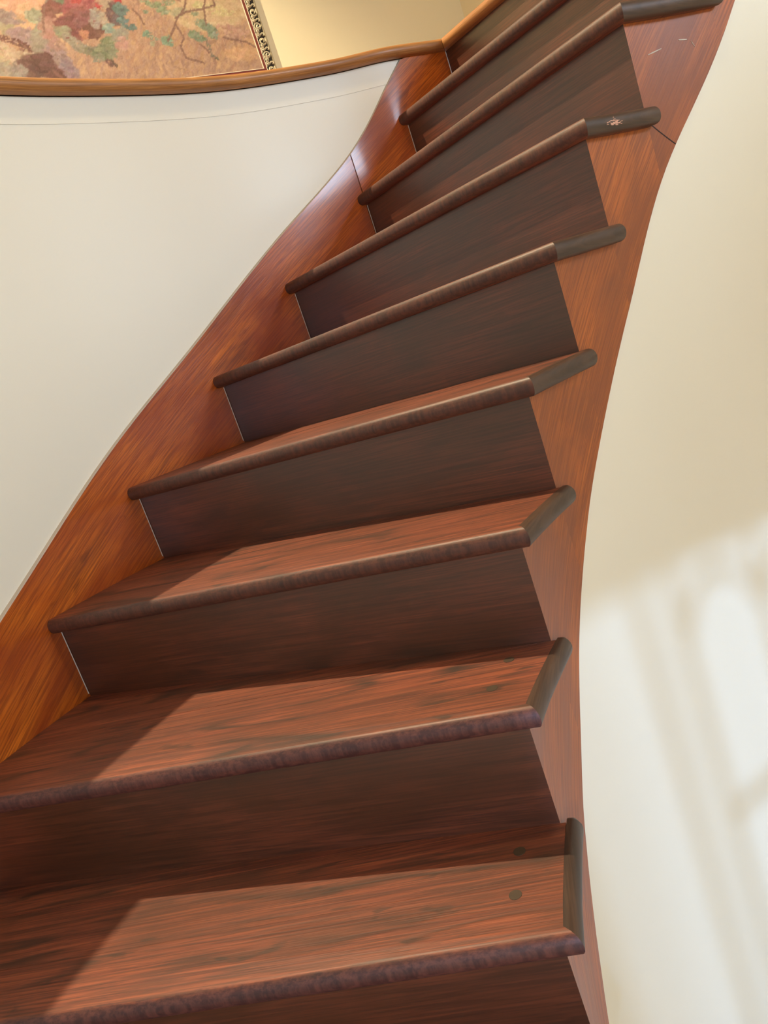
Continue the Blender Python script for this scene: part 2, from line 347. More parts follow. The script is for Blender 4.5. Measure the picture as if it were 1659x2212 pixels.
# front wall behind the camera with its arched window: rectangular cells around the openings
WX0, WX1, WZ0, WZ1 = -2.75, 3.9, 0.2, 7.1
v, f = [], []
def cell(x0, x1, z0, z1): box(v, f, (x0, YF - 0.5, z0), (x1, YF, z1))
cell(-6.2, WX0, FLOOR, LAND); cell(WX1, 13.2, FLOOR, LAND); cell(WX0, WX1, FLOOR, WZ0); cell(WX0, WX1, WZ1, LAND)
cell(XL - .5, XR + .5, LAND, CEIL)
obj('wall_front', v, f, 'wall', kind='structure')
def window(name, x0, x1, z0, z1, bars, rails, arch_lights=()):
    v, f = [], []; y0, y1 = YF - 0.35, YF - 0.05; b = 0.16
    box(v, f, (x0, y0, z0), (x0 + b, y1, z1)); box(v, f, (x1 - b, y0, z0), (x1, y1, z1))
    box(v, f, (x0 + b, y0, z0), (x1 - b, y1, z0 + b)); box(v, f, (x0 + b, y0, z1 - b), (x1 - b, y1, z1))
    o = obj(name, v, f, 'window_paint', kind='structure')
    for x in bars:
        v, f = [], []; box(v, f, (x - .07, YF - .26, z0 + b), (x + .07, YF - .14, z1 - b)); obj('window_bar', v, f, 'window_paint', o)
    for z, xa, xb in rails:
        v, f = [], []; box(v, f, (xa, YF - .25, z - .09), (xb, YF - .15, z + .09)); obj('window_bar', v, f, 'window_paint', o)
    for xa, xb, zs, rise in arch_lights:
        v, f = [], []; N = 14
        for i in range(N + 1):
            t = math.pi * i / N; c, s_ = math.cos(t), math.sin(t)
            for rr_ in (1.0, 0.82):
                for y in (YF - .25, YF - .15):
                    v.append(((xa + xb) / 2 + (xb - xa) / 2 * c * rr_, y, zs + rise * s_ * (rr_ - (0.08 if rr_ < 1 else 0))))
        for i in range(N):
            for j, k in ((0, 1), (1, 3), (3, 2), (2, 0)):
                f.append((4 * i + j, 4 * i + k, 4 * i + 4 + k, 4 * i + 4 + j))
        f += [(0, 1, 3, 2), (4 * N, 4 * N + 2, 4 * N + 3, 4 * N + 1)]
        obj('arched_bar', v, f, 'window_paint', o)
    v, f = [], []; box(v, f, (x0 + b, YF - .205, z0 + b), (x1 - b, YF - .195, z1 - b)); obj('pane', v, f, 'glass', o)
window('window_1', WX0, WX1, WZ0, WZ1, (-1.42, -1.0, 0.15, 1.3, 2.6), ((4.0, -1.0, WX1 - .16),),
       ((-0.93, 0.08, 6.15, 0.62), (0.22, 1.23, 6.15, 0.62), (1.37, 2.53, 6.15, 0.62)))

# ---------------------------------------------------------------- staircase
stair = empty('staircase', (0, 0, FLOOR), 'curved winding staircase of dark stained oak between cream walls', 'staircase')
def part(name, v, f, mat, parent=None, **kw):
    o = obj(name, v, f, mat, **kw)
    if parent is None: reparent_local(o, stair)
    else: o.parent = parent
    return o
def line_x(p, d, q, e):
    A = np.array([[d[0], -e[0]], [d[1], -e[1]]]); s_ = np.linalg.solve(A, q - p)[0]; return p + s_ * d
def inset(poly, dist):
    n = len(poly); out = []
    L_ = []
    for i in range(n):
        a, b = poly[i], poly[(i + 1) % n]; d = norm(b - a); nn = np.array([-d[1], d[0]])   # ccw: left = inside
        L_.append((a + nn * dist[i], d))
    for i in range(n):
        p, d = L_[i - 1]; q, e = L_[i]
        if abs(d[0] * e[1] - d[1] * e[0]) < 1e-4: out.append(q)
        else: out.append(line_x(p, d, q, e))
    return out
def slab_round(poly, exposed, z1, t):
    """slab with half-round edges where exposed; poly ccw list of 2D points"""
    v, f = [], []; n = len(poly); r = t / 2; steps = [-80, -62, -42, -20, 0, 20, 42, 62, 80]
    rings = []
    for a in [-90] + steps + [90]:
        c, s_ = math.cos(math.radians(a)), math.sin(math.radians(a))
        ring = inset(poly, [r * 0.8 * (1 - c) if e else 0.0 for e in exposed])
        rings.append([(p[0], p[1], z1 - r + r * s_) for p in ring])
    for ring in rings: v += ring
    for i in range(len(rings) - 1):
        for j in range(n):
            f.append((i * n + j, i * n + (j + 1) % n, (i + 1) * n + (j + 1) % n, (i + 1) * n + j))
    f += [tuple(range(n))[::-1], tuple((len(rings) - 1) * n + j for j in range(n))]
    return v, f
def clip(poly, tags, p, nn):
    """keep the side where (x-p).nn >= 0; new edge gets tag False"""
    out, ot = [], []; n = len(poly)
    for i in range(n):
        a, b = poly[i], poly[(i + 1) % n]; da, db = (a - p) @ nn, (b - p) @ nn
        if da >= 0:
            out.append(a); ot.append(tags[i])
            if db < 0: out.append(a + (b - a) * da / (da - db)); ot.append(False)
        elif db >= 0: out.append(a + (b - a) * da / (da - db)); ot.append(tags[i])
    return out, ot
def dir_of(k):
    a, b = LC.at(k), RC.at(k); d = norm(b - a); return a, b, d, np.array([d[1], -d[0]])
PLUGS = {1: [(0.285, -0.72), (0.70, -0.62)], 2: [(0.27, -0.70), (0.70, -0.46)]}
for k in range(K0, 9):
    L0, R0, d, fw = dir_of(k); L1, R1, d1, fw1 = dir_of(k + 1)
    # risers
    th = 0.11
    a = L0 + d * 0.009; b = R0; v = []
    for z in (k - 1.03, k - T - 0.001):
        for p in (a, b, b - fw * th - d * th * 0.9, a - fw * th): v.append((p[0], p[1], z))
    W_ = np.linalg.norm(b - a); ou, ov = random.uniform(0, 50), random.uniform(0, 50)
    uv = [((V2(p) - a) @ d + ou, p[2] + ov) for p in v]
    f = [(0, 1, 2, 3), (4, 5, 6, 7), (0, 1, 5, 4), (1, 2, 6, 5), (2, 3, 7, 6), (3, 0, 4, 7)]
    part('riser', v, f, 'riser', uvs=uv)
    # caulk line down the joint of riser and wall string
    v, f = [], []; lt = LC.tan(k)
    q = L0 + fw * 0.006
    for z in (k - 0.97, k - T - 0.01):
        for p in (q - lt * 0.002, q + d * 0.012, q + fw * .007 + d * 0.004): v.append((p[0], p[1], z))
    part('caulk_line', v, [(0, 1, 2), (3, 4, 5), (0, 1, 4, 3), (1, 2, 5, 4), (2, 0, 3, 5)], 'caulk')
    # tread
    w = 0.10                                     # width of the return nosing strip
    lt0, lt1 = LC.tan(k), LC.tan(k + 1)
    fl = L0 - lt0 * O / max(0.3, -(lt0 @ fw)) + d * 0.004
    left = [LC.off(k + (i / 5.0), 0.004) for i in range(1, 5)]
    outer = []
    fr = R0 + fw * O
    # front line meets the outer offset curve
    def outer_off(o_):
        p0, p1 = RC.off(k, o_), RC.off(k + 1, o_)
        return [RC.off(k + t_, o_) * .25 + (p0 + (p1 - p0) * t_) * .75 for t_ in (0.0, 0.2, 0.4, 0.6, 0.8, 0.97)]
    oo, oi = outer_off(O), outer_off(O - w)
    e0 = RC.tan(k)
    FR = line_x(fl, norm(fr - fl), oo[0], e0)
    FI = line_x(fl, norm(fr - fl), oi[0], e0) ; MI = line_x(fl + (-fw) * w, d, oi[0], e0)
    endk = 0.10 if k < 8 else 0.0
    tk = RC.tan(k + 1)
    oo[-1] = RC.off(k + 1, O) + tk * endk; oi[-1] = RC.off(k + 1, O - w) + tk * endk
    tread = bpy.data.objects.new('tread', None); C.objects.link(tread); tread.parent = stair
    tread.matrix_parent_inverse = Matrix.Translation(-stair.location)
    # tread boards: outline ccw = front-left, front-right, right side up, back, left side down
    back_r = RC.off(k + 1, O - w); back_l = L1 + d1 * 0.004
    poly = [fl, FR, MI] + oi[1:5] + [line_x(R1, d1, oi[4], norm(back_r - oi[4]))] + [back_l] + left[::-1]
    tags = [True] + [False] * (len(poly) - 1)
    depth_r = (R1 - R0) @ (-fw); depth_l = (L1 - L0) @ (-fw)
    cuts = [0.0, O + depth_r * random.uniform(0.38, 0.5)]
    while cuts[-1] + 0.62 < O + max(depth_r, depth_l) - 0.25: cuts.append(cuts[-1] + random.uniform(0.55, 0.66))
    cuts.append(9.0)
    for j in range(len(cuts) - 1):
        p_, t_ = poly, tags
        if j > 0: p_, t_ = clip(p_, t_, fl - fw * (cuts[j] + 0.0015), -fw)
        if j < len(cuts) - 2: p_, t_ = clip(p_, t_, fl - fw * (cuts[j + 1] - 0.0015), fw)
        if len(p_) < 3: continue
        # drop duplicate points
        pp, tt = [], []
        for q, tg in zip(p_, t_):
            if not pp or np.linalg.norm(q - pp[-1]) > 1e-3: pp.append(q); tt.append(tg)
        if len(pp) < 3: continue
        v, f = slab_round(pp, tt, k - (0.0 if j % 2 == 0 else 0.0012), T)
        ou, ov = random.uniform(0, 60), (0.0 if j == 0 else random.uniform(5, 60))
        # v = 0 at the front edge so that the wear follows the nosing; the far boards start elsewhere
        uv = [((V2(q) - fl) @ d + ou + 0.0, (V2(q) - fl) @ (-fw) + ov) for q in v]
        part('board', v, f, 'tread_worn' if k <= 2 else 'tread', tread, uvs=uv)
    # return nosing, mitred at the corner
    tip = oo[-1] - tk * .05; tip2 = oo[-1] + norm(oi[-1] - oo[-1]) * .04
    rp = [FR] + oo[1:-1] + ([tip, tip2] if k < 8 else [oo[-1]]) + [oi[-1]] + oi[1:5][::-1] + [MI]
    rt_ = [True] * (7 if k < 8 else 6) + [False] * (len(rp) - 6)
    v, f = slab_round(rp, rt_, k, T)
    ou = random.uniform(0, 60)
    uv = [((V2(q) - R0) @ e0 + ou, (V2(q) - R0) @ np.array([e0[1], -e0[0]]) * 1.0 + ou) for q in v]
    part('return_nosing', v, f, 'return', tread, uvs=uv, label='greyish worn return nosing')
    for (dy, dx) in PLUGS.get(k, []):
        c = R0 + d * (dx) * 0.35 - fw * dy; v, f = [], []
        N = 14
        for z in (k - 0.02, k + 0.002):
            for i in range(N): v.append((c[0] + 0.045 * math.cos(i * 2 * math.pi / N), c[1] + 0.045 * math.sin(i * 2 * math.pi / N), z))
        f = [tuple(range(N)), tuple(range(N, 2 * N))] + [(i, (i + 1) % N, N + (i + 1) % N, N + i) for i in range(N)]
        part('hole_plug', v, f, 'plug', tread, label='dark plug filling an old baluster hole')
# the riser under the landing
L0, R0, d, fw = dir_of(9); v = []
for z in (8.0, LAND - T - 0.001):
    for p in (L0 + d * 0.009, R0, R0 - fw * .11, L0 + d * 0.009 - fw * .11): v.append((p[0], p[1], z))
part('riser', v, [(0, 1, 2, 3), (4, 5, 6, 7), (0, 1, 5, 4), (1, 2, 6, 5), (2, 3, 7, 6), (3, 0, 4, 7)], 'riser',
     uvs=[((V2(p) - L0) @ d + 7, p[2]) for p in v])
q = L0 + fw * 0.006; v = []
for z in (8.03, LAND - T - .01):
    for p in (q, q + d * 0.012, q + fw * .007 + d * 0.004): v.append((p[0], p[1], z))
part('caulk_line', v, [(0, 1, 2), (3, 4, 5), (0, 1, 4, 3), (1, 2, 5, 4), (2, 0, 3, 5)], 'caulk')

# strings: grids in (k, height) with thickness; the joint between two lengths may lean
def string_piece(name, curve, k0, k1, zlo, zhi, out, thick, mat, lean0=0.0, lean1=0.0, ang=0.5, uo=0.0, label=None):
    n = max(3, int((k1 - k0) / 0.1)); rows = 5; v, f, uv = [], [], []; arc = 0; prev = None
    for i in range(n + 1):
        kk = k0 + (k1 - k0) * i / n
        wl = max(0, 1 - i / 4) * lean0 + max(0, 1 - (n - i) / 4) * lean1
        p0 = curve.at(kk)
        if prev is not None: arc += np.linalg.norm(p0 - prev)
        prev = p0; zl, zh = zlo(kk), zhi(kk)
        for side in (0, 1):
            for j in range(rows + 1):
                fr_ = j / rows; kj = kk + wl * (0.5 - fr_)
                p = curve.off(kj, out - side * thick)
                z = (zlo(kj) if wl else zl) * (1 - fr_) + (zhi(kj) if wl else zh) * fr_
                v.append((p[0], p[1], z))
                uv.append((arc * math.cos(ang) + z * math.sin(ang) + uo, -arc * math.sin(ang) + z * math.cos(ang) + uo))
    R_ = rows + 1; st_ = 2 * R_
    for i in range(n):
        for j in range(rows):
            a_ = i * st_ + j; b_ = a_ + st_
            f.append((a_, a_ + 1, b_ + 1, b_)); f.append((a_ + R_, b_ + R_, b_ + R_ + 1, a_ + R_ + 1))
        a_ = i * st_; f.append((a_, a_ + st_, a_ + st_ + R_, a_ + R_))
        a_ = i * st_ + rows; f.append((a_, a_ + R_, a_ + st_ + R_, a_ + st_))
    for i in (0, n):
        for j in range(rows):
            a_ = i * st_ + j; f.append((a_, a_ + 1, a_ + R_ + 1, a_ + R_))
    return part(name, v, f, mat, uvs=uv, label=label)
def wlo(k): return k - 2.3
string_piece('wall_string', LC, -4, 2.0, wlo, st, 0.0, 0.045, 'skirt', uo=3)
string_piece('wall_string', LC, 2.003, 6.985, wlo, st, 0.0, 0.045, 'skirt', uo=11)
string_piece('wall_string', LC, 6.997, 9.0, wlo, st, 0.0, 0.045, 'skirt', uo=23)
# caulk bead along the top of the wall string
v, f = [], []; N = 180
for i in range(N + 1):
    kk = -4 + (8.2 + 4) * i / N; z = st(kk)
    for o_, dz in ((-0.052, -0.01), (-0.006, -0.008), (-0.012, 0.010), (-0.052, 0.024)):
        p = LC.off(kk, o_); v.append((p[0], p[1], z + dz))
for i in range(N):
    for j in range(4): f.append((4 * i + j, 4 * i + (j + 1) % 4, 4 * i + 4 + (j + 1) % 4, 4 * i + 4 + j))
f += [(0, 1, 2, 3), (4 * N, 4 * N + 3, 4 * N + 2, 4 * N + 1)]
part('caulk_bead', v, f, 'caulk')
# outer string: one carcass length per tread so that its top steps with the stair
for k in range(K0, 9):
    hi = lambda kk, k=k: k - T - 0.001
    string_piece('outer_string', RC, k, k + 1, smooth_sb, hi, 0.0, 0.12, 'string', ang=0.75, uo=31 + k * 0.8)
# short open joint in the outer string, from the sixth return nosing down to the lower edge
v, f = [], []
for i in range(6):
    kk = 7.03 + 0.24 * i / 5; z = 5.86 - 0.25 * i / 5
    for dk in (-0.004, 0.004):
        p = RC.off(kk + dk, 0.002); v.append((p[0], p[1], z + dk)); p = RC.off(kk + dk, -0.01); v.append((p[0], p[1], z + dk))
for i in range(5):
    for j, l in ((0, 2), (2, 3), (3, 1), (1, 0)): f.append((4 * i + j, 4 * i + l, 4 * i + 4 + l, 4 * i + 4 + j))
f += [(0, 2, 3, 1), (20, 21, 23, 22)]
part('open_joint', v, f, 'seam')
# bare chips on the sixth return nosing and white nicks on the outer string
NICKS = [(7.56, 6.594, 7.65, 6.582), (7.69, 6.556, 7.715, 6.50), (7.2, 6.51, 7.36, 6.545)]
v, f = [], []
p0, p1 = RC.off(6, O), RC.off(7, O); dr = norm(p1 - p0); nr = np.array([dr[1], -dr[0]])
for i in range(46):
    t_ = random.gauss(0.30, 0.055); h_ = random.gauss(-0.015, 0.014); l_ = random.uniform(.006, .022); g_ = random.uniform(.0015, .0035)
    b_ = len(v); c = RC.off(6 + t_, O) * .25 + (p0 + (p1 - p0) * t_) * .75
    bulge = 0.8 * T / 2 * (1 - math.cos(math.asin(max(-1, min(1, h_ / (T / 2))))))
    for s_, z_ in ((-l_, -g_), (l_, -g_), (l_ * .7, g_), (-l_ * .8, g_)):
        for o_ in (0.003, -0.004):
            q = c + dr * s_ + nr * (o_ - bulge); v.append((q[0], q[1], 6 - T / 2 + h_ + z_))
    f += [tuple(b_ + j for j in g) for g in ((0, 2, 4, 6), (1, 3, 5, 7), (0, 1, 3, 2), (2, 3, 5, 4), (4, 5, 7, 6), (6, 7, 1, 0))]
o = part('bare_wood_chips', v, f, 'chip', label='pale bare wood where the nosing is chipped'); o['kind'] = 'stuff'
for (ka, za, kb, zb_) in NICKS:
    v = []
    for i in range(5):
        t_ = i / 4; w_ = .006 * math.sin(math.pi * (0.15 + 0.7 * t_))
        for o_ in (0.004, -0.003):
            for dz in (-w_, w_):
                p = RC.off(ka + (kb - ka) * t_, o_); v.append((p[0], p[1], za + (zb_ - za) * t_ + dz))
    f = [(0, 1, 3, 2), (16, 17, 19, 18)]
    for i in range(4):
        for j, l in ((0, 1), (1, 3), (3, 2), (2, 0)): f.append((4 * i + j, 4 * i + l, 4 * i + 4 + l, 4 * i + 4 + j))
    part('paint_nick', v, f, 'caulk', label='small white nick')
# landing nosing: curved length over the left wall, mitred to the length over the top riser
def half_round(path, inner, z1, t, mat, name):
    """path, inner = matching outer and inner plan polylines"""
    v, f, uv = [], [], []; r = t / 2; angs = [-90, -65, -40, -15, 10, 35, 60, 90]; n = len(path); arc = 0
    per = len(angs) + 2
    for i in range(n):
        o_, q = np.array(path[i]), np.array(inner[i])
        if i: arc += np.linalg.norm(o_ - np.array(path[i - 1]))
        dd = norm(q - o_)
        for a in angs:
            c, s_ = math.cos(math.radians(a)), math.sin(math.radians(a)); p = o_ + dd * r * (1 - c)
            v.append((p[0], p[1], z1 - r + r * s_)); uv.append((arc, 0.3 + a / 300))
        v.append((q[0], q[1], z1)); uv.append((arc, .9)); v.append((q[0], q[1], z1 - t)); uv.append((arc, 1.2))
    for i in range(n - 1):
        for j in range(per):
            f.append((i * per + j, i * per + (j + 1) % per, (i + 1) * per + (j + 1) % per, (i + 1) * per + j))
    f += [tuple(range(per)), tuple((n - 1) * per + j for j in range(per))]
    return obj(name, v, f, mat, uvs=uv, kind='structure')
L9, R9, d9, f9 = dir_of(9)
k_end = 8.93
ks2 = [-4.9 + i * 0.1 for i in range(int((k_end + 4.9) / 0.1) + 1)]
o2 = [(-5.44, YF + .01)] + [tuple(LC.off(k, O)) for k in ks2]; i2 = [(-5.85, YF + .01)] + [tuple(LC.off(k, -0.22)) for k in ks2]
tE = LC.tan(8.9); mo = line_x(LC.off(8.9, O), tE, L9 + f9 * O, d9); mi = line_x(LC.off(8.9, -0.22), tE, L9 - f9 * 0.22, d9)
o2[-1] = tuple(mo - tE * 0.004); i2[-1] = tuple(mi - tE * 0.004)
while np.linalg.norm(np.array(o2[-2]) - mo) < 0.12 or (np.array(o2[-2]) - mo) @ tE > 0: o2.pop(-2); i2.pop(-2)
half_round(o2, i2, LAND, T, 'landing', 'trim_2')
re = R9 + f9 * O
half_round([tuple(mo + d9 * .004), tuple((mo + re) / 2), tuple(re)], [tuple(mi + d9 * .004), tuple((mi + R9 - f9 * .22) / 2), tuple(R9 - f9 * .22)], LAND, T, 'landing', 'trim_3')
kk3 = [9.0 + i * .125 for i in range(int((KR_END - 9) / .125) + 1)]
half_round([tuple(RC.off(k, O)) for k in kk3], [tuple(RC.off(k, -0.2)) for k in kk3], LAND, T, 'landing', 'trim_4')

# ---------------------------------------------------------------- painting on the back wall of the upper hall
A0, A1, Z0, Z1 = 2.3, 10.94, 12.36, 18.6
FW = 0.41
pic = empty('framed_painting', hall((A0 + A1) / 2, Z0 - FW, 0.1),
            'large oil painting of flowers in carved silver-gilt frame on the upper hall wall', 'painting')
def ppart(name, v, f, mat, parent=None, **kw):
    o = obj(name, v, f, mat, **kw)
    if parent is None: reparent_local(o, pic)
    else: o.parent = parent
    return o
def rect_ring(a0, a1, z0, z1, w_, out0, out1, edge=0.0):
    """mitred rectangular ring of width w_ outside the given rectangle"""
    v, f = [], []
    for (g, o_) in ((0, out0), (0, out1), (w_, out1 - edge), (w_, out0)):
        for a, z in ((a0 - g, z0 - g), (a1 + g, z0 - g), (a1 + g, z1 + g), (a0 - g, z1 + g)): v.append(hall(a, z, o_))
    for i in range(4):
        for j in range(4):
            f.append((4 * i + j, 4 * i + (j + 1) % 4, 4 * ((i + 1) % 4) + (j + 1) % 4, 4 * ((i + 1) % 4) + j))
    return v, f
rng = np.random.default_rng(7)
def canvas():
    st_ = 0.028
    na, nz = int((A1 - A0) / st_) + 1, int((Z1 - Z0) / st_) + 1
    ga, gz = np.meshgrid(np.linspace(A0, A1, na), np.linspace(Z0, Z1, nz), indexing='ij')
    img = np.zeros((na, nz, 3)); img[:] = (186, 146, 116)
    def dab(a, z, ra, rz, ang, col, mixv):
        R_ = max(ra, rz) * 1.6
        i0, i1 = int((a - R_ - A0) / st_), int((a + R_ - A0) / st_) + 2; j0, j1 = int((z - R_ - Z0) / st_), int((z + R_ - Z0) / st_) + 2
        i0, j0 = max(i0, 0), max(j0, 0); i1, j1 = min(i1, na), min(j1, nz)
        if i0 >= i1 or j0 >= j1: return
        x = ga[i0:i1, j0:j1] - a; y = gz[i0:i1, j0:j1] - z; c, s_ = math.cos(ang), math.sin(ang)
        q = ((x * c + y * s_) / ra) ** 2 + ((-x * s_ + y * c) / rz) ** 2
        m_ = np.clip((1.25 - q) / 0.5, 0, 1)[..., None] * mixv
        img[i0:i1, j0:j1] = img[i0:i1, j0:j1] * (1 - m_) + np.array(col) * m_
    # ground: short slanting strokes in tans and pinks
    for _ in range(9000):
        a, z = rng.uniform(A0, A1), rng.uniform(Z0, Z1)
        base = np.array([(206, 160, 120), (196, 144, 112), (188, 146, 118), (212, 166, 116), (180, 138, 118)][rng.integers(5)], float)
        if z > 13.7 and a > 9.4: base = base * 0.6 + np.array([198, 178, 128]) * 0.4
        if z > 15.5: base = base * 0.5 + np.array([176, 182, 176]) * 0.5
        base = base * .93 + rng.normal(0, 7)
        dab(a, z, rng.uniform(.06, .16), rng.uniform(.02, .045), rng.normal(1.0, 0.5), base, .75)
    # masses seen in the lower part of the picture, painted as clusters of strokes; axes lean with the brush
    ux = np.array([0.99, -0.083]); uy = np.array([-0.355, -0.889])
    for (a, z, ra, rz, ang, r_, g_, b_, dens) in BLOBS:
        t_ = math.radians(ang); n_ = int(26 + 900 * ra * rz)
        for _ in range(n_):
            rad = math.sqrt(rng.uniform(0, 1)); th_ = rng.uniform(0, 2 * math.pi)
            px, py = ra * rad * math.cos(th_), rz * rad * math.sin(th_)
            qx, qy = px * math.cos(t_) - py * math.sin(t_), px * math.sin(t_) + py * math.cos(t_)
            p = ux * qx + uy * qy; m = min(ra, rz)
            sr = min(0.085, max(0.02, m * 0.42))
            dab(a + p[0], z + p[1], sr * rng.uniform(.9, 1.7), sr * rng.uniform(.45, .8),
                -t_ * 0.8 + rng.normal(0.2, 0.5), np.array((r_, g_, b_)) + rng.normal(0, 11) + rng.normal(0, 4, 3), dens * rng.uniform(.75, 1))
    for l in TWIGS:
        for (p, q) in zip(l[:-1], l[1:]):
            n_ = int(math.dist(p, q) / 0.03) + 2
            for i in range(n_):
                t_ = i / n_
                dab(p[0] + (q[0] - p[0]) * t_, p[1] + (q[1] - p[1]) * t_ + rng.normal(0, .006), .03, .022, rng.uniform(0, 3), (128, 90, 76), .75)
    # the unseen upper part: loose foliage and sky
    for _ in range(420):
        a, z = rng.uniform(A0 + .3, A1 - .3), rng.uniform(14.9, Z1)
        col = [(120, 134, 96), (150, 150, 118), (156, 92, 84), (104, 122, 104), (196, 172, 140)][rng.integers(5)]
        dab(a, z, rng.uniform(.08, .2), rng.uniform(.04, .1), rng.uniform(0, 3), col, .8)
    img += rng.normal(0, 5, img.shape[:2])[..., None]
    img = (img * .8 + img.mean(axis=2, keepdims=True) * .2) * .94
    im = np.clip(img / 255, 0, 1); im = np.where(im <= .04045, im / 12.92, ((im + .055) / 1.055) ** 2.4)
    pts = np.array([(HD[0] * a + HN[0] * (DW - .10), HD[1] * a + HN[1] * (DW - .10)) for a in ga[:, 0]])
    co = np.zeros((na, nz, 3)); co[..., 0] = pts[:, 0][:, None]; co[..., 1] = pts[:, 1][:, None]; co[..., 2] = gz
    rel = (img.mean(axis=2) - 150) / 150 * 0.006
    co[..., 0] += -HN[0] * rel; co[..., 1] += -HN[1] * rel
    idx = np.arange(na * nz).reshape(na, nz)
    q = np.stack([idx[:-1, :-1], idx[1:, :-1], idx[1:, 1:], idx[:-1, 1:]], -1).reshape(-1, 4)
    me = bpy.data.meshes.new('canvas')
    me.vertices.add(na * nz); me.vertices.foreach_set('co', (co * S).ravel())
    me.loops.add(q.size); me.loops.foreach_set('vertex_index', q.ravel())
    me.polygons.add(len(q)); me.polygons.foreach_set('loop_start', np.arange(0, q.size, 4))
    me.polygons.foreach_set('use_smooth', np.ones(len(q), bool))
    me.update(calc_edges=True)
    at = me.color_attributes.new('paint', 'FLOAT_COLOR', 'POINT')
    at.data.foreach_set('color', np.concatenate([im, np.ones((na, nz, 1))], -1).ravel())
    m, n, b = nt('oil_paint'); c = node(n, 'ShaderNodeVertexColor', layer_name='paint')
    tc = node(n, 'ShaderNodeTexCoord').outputs['Object']
    fine = noise(n, tc, 220, 3, 0.6)
    n.links.new(mixc(n, math_node(n, 'MULTIPLY', fine, 0.35), c.outputs['Color'], (0.20, 0.12, 0.08), 'MIX'), b.inputs['Base Color'])
    bp = node(n, 'ShaderNodeBump'); bp.inputs['Strength'].default_value = 0.3; bp.inputs['Distance'].default_value = .001
    n.links.new(fine, bp.inputs['Height']); n.links.new(bp.outputs[0], b.inputs['Normal'])
    b.inputs['Roughness'].default_value = 0.6
    me.materials.append(m)
    o = bpy.data.objects.new('canvas', me); C.objects.link(o); reparent_local(o, pic)
canvas()
v, f = rect_ring(A0, A1, Z0, Z1, 0.014, 0.02, 0.125); ppart('fillet', v, f, 'white_liner', label='thin white fillet')
v, f = rect_ring(A0 - .014, A1 + .014, Z0 - .014, Z1 + .014, 0.072, 0.02, 0.12); ppart('liner', v, f, 'maroon', label='maroon liner')
v, f = rect_ring(A0 - .086, A1 + .086, Z0 - .086, Z1 + .086, 0.014, 0.02, 0.13); ppart('fillet', v, f, 'white_liner', label='thin white fillet')
v, f = rect_ring(A0 - .10, A1 + .10, Z0 - .10, Z1 + .10, 0.24, 0.01, 0.09); fr_ = ppart('frame', v, f, 'black', label='black frame ground under silver-gilt carving')
v, f = rect_ring(A0 - .345, A1 + .345, Z0 - .345, Z1 + .345, 0.055, 0.0, 0.13, 0.04); ppart('outer_moulding', v, f, 'silver', label='silver-gilt outer moulding')
def tube(path, r0, r1, sides=6):
    v, f = [], []; n = len(path)
    for i, p in enumerate(path):
        t = Vector(path[min(i + 1, n - 1)]) - Vector(path[max(i - 1, 0)]); t.normalize()
        u_ = t.cross(Vector((0, 0, 1))); u_.normalize(); w_ = t.cross(u_); r_ = r0 + (r1 - r0) * i / (n - 1)
        for j in range(sides):
            a = 2 * math.pi * j / sides; q = Vector(p) + u_ * r_ * math.cos(a) + w_ * r_ * math.sin(a); v.append(tuple(q))
    for i in range(n - 1):
        for j in range(sides): f.append((i * sides + j, i * sides + (j + 1) % sides, (i + 1) * sides + (j + 1) % sides, (i + 1) * sides + j))
    f += [tuple(range(sides)), tuple((n - 1) * sides + j for j in range(sides))]
    return v, f
def scroll_mesh(name, rad, turns, tail, lobes):
    V_, F_ = [], []
    def add(path, r0, r1):
        v, f = tube(path, r0, r1); b_ = len(V_); V_.extend(v); F_.extend([tuple(i + b_ for i in g) for g in f])
    pth = []
    N = 26
    for i in range(N):
        t = i / (N - 1); r_ = rad * (0.28 + 0.72 * t); a = turns * 2 * math.pi * t
        pth.append((r_ * math.cos(a), r_ * math.sin(a), 0.02 * (1 - t)))
    x, y, _ = pth[-1]; a = turns * 2 * math.pi; tx, ty = -math.sin(a), math.cos(a)
    for i in range(1, 8):
        t = i / 7; pth.append((x + tx * tail * t + 0.35 * rad * t * t, y + ty * tail * t, 0.0))
    add(pth, 0.018, 0.026)
    for s_ in lobes:
        q = [(rad * .45 * math.cos(s_ + t * 1.6) * (1 - t * .35), rad * .45 * math.sin(s_ + t * 1.6) * (1 - t * .35), .025) for t in (0, .25, .5, .75, 1)]
        add(q, .010, .022)
    me = bpy.data.meshes.new(name); me.from_pydata([tuple(c * S for c in p) for p in V_], [], F_); me.materials.append(MT['silver'])
    for p in me.polygons: p.use_smooth = True
    return me
big = scroll_mesh('scroll', 0.10, 1.25, 0.11, (0.3, 1.6, 2.9)); small = scroll_mesh('small_scroll', 0.05, 1.1, 0.07, (0.5, 2.4))
leafm = scroll_mesh('leaf_curl', 0.045, 0.7, 0.13, ())
inv = Matrix.Translation(-pic.location)
def place(me, name, a, z, ang, mirror=1):
    o = bpy.data.objects.new(name, me); C.objects.link(o)
    X = Vector((HD[0], HD[1], 0)); Y = Vector((0, 0, 1)); N_ = Vector((-HN[0], -HN[1], 0))
    base = Matrix((X * mirror, Y, N_)).transposed().to_4x4()
    o.parent = fr_
    o.matrix_local = Matrix.Translation(Vector(hall(a, z, 0.105)) * S) @ base @ Matrix.Rotation(ang, 4, 'Z')
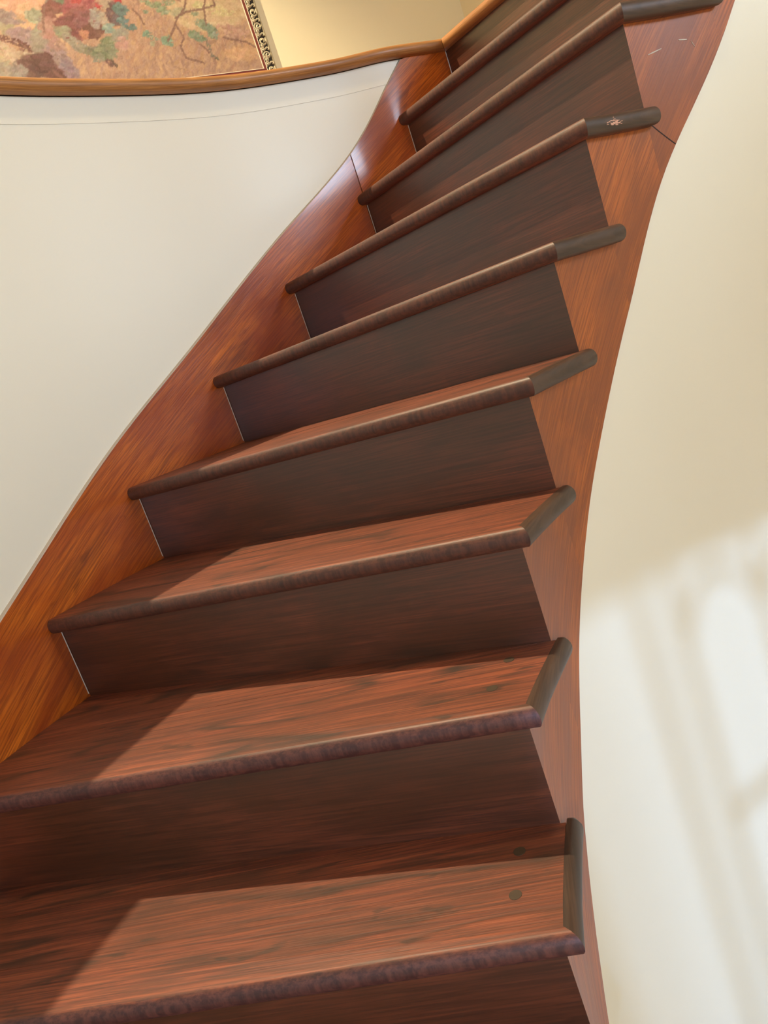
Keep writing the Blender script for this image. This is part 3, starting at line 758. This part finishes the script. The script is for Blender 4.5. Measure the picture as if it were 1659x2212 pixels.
def run(a0, z0, a1, z1, inward):
    L_ = math.dist((a0, z0), (a1, z1)); n_ = int(L_ / 0.34); dx, dz = (a1 - a0) / L_, (z1 - z0) / L_; ang = math.atan2(dz, dx)
    for i in range(n_):
        s_ = (i + .5) * L_ / n_; a, z = a0 + dx * s_, z0 + dz * s_
        m_ = 1 if i % 2 == 0 else -1
        place(big, 'scroll', a - inward[0] * .01, z - inward[1] * .01, ang + (0 if i % 2 else math.pi))
        s2 = s_ + L_ / n_ * .42
        place(small, 'small_scroll', a0 + dx * s2 + inward[0] * .06, z0 + dz * s2 + inward[1] * .06, ang + 1.2)
        place(small, 'small_scroll', a0 + dx * (s2 + .1) + inward[0] * .05, z0 + dz * (s2 + .1) + inward[1] * .05, ang - 1.0)
        place(leafm, 'leaf_curl', a0 + dx * s2 - inward[0] * .08, z0 + dz * s2 - inward[1] * .08, ang + 2.4)
cF = 0.225
run(A1 + cF, Z0 - cF, A1 + cF, Z1 + cF, (-1, 0)); run(A0 - cF, Z0 - cF, A1 + cF - .3, Z0 - cF, (0, 1))

# ---------------------------------------------------------------- lamp over the upper hall
lamp = empty('pendant_lamp', (LAMP[0], LAMP[1], CEIL), 'brass pendant lamp with a bare bulb over the upper hall', 'lamp')
def lathe(name, prof, mat, n=20, parent=None):
    v, f = [], []
    for r_, z in prof:
        for i in range(n): v.append((r_ * math.cos(2 * math.pi * i / n), r_ * math.sin(2 * math.pi * i / n), z))
    for k in range(len(prof) - 1):
        for i in range(n): f.append((k * n + i, k * n + (i + 1) % n, (k + 1) * n + (i + 1) % n, (k + 1) * n + i))
    f += [tuple(range(n)), tuple((len(prof) - 1) * n + i for i in range(n))]
    o = obj(name, v, f, mat, parent or lamp); return o
lathe('ceiling_rose', [(.05, -.25), (.35, -.15), (.4, -.002), (.05, -.001)], 'brass')
lathe('rod', [(.04, -2.1), (.04, -.2)], 'brass'); lathe('bulb_holder', [(.1, -2.25), (.12, -2.05), (.05, -1.98)], 'brass')
lathe('bulb', [(.01, -2.47), (.06, -2.45), (.09, -2.38), (.09, -2.32), (.05, -2.25)], 'bulb')
bpy.data.objects['ceiling_lamp_light'].location.z = (CEIL - 2.5) * S
lamp2 = empty('ceiling_light', (WELL[0], WELL[1], CEIL), 'round brass drum lamp hanging over the open stairwell', 'lamp')
lathe('ceiling_rose', [(.05, -.25), (.35, -.15), (.4, -.002), (.05, -.001)], 'brass', 20, lamp2)
lathe('rod', [(.04, -1.8), (.04, -.2)], 'brass', 12, lamp2)
lathe('drum_shade', [(.1, -1.75), (.95, -1.7), (1.0, -1.72), (1.0, -2.1), (.97, -2.1), (.97, -1.75)], 'brass', 32, lamp2)
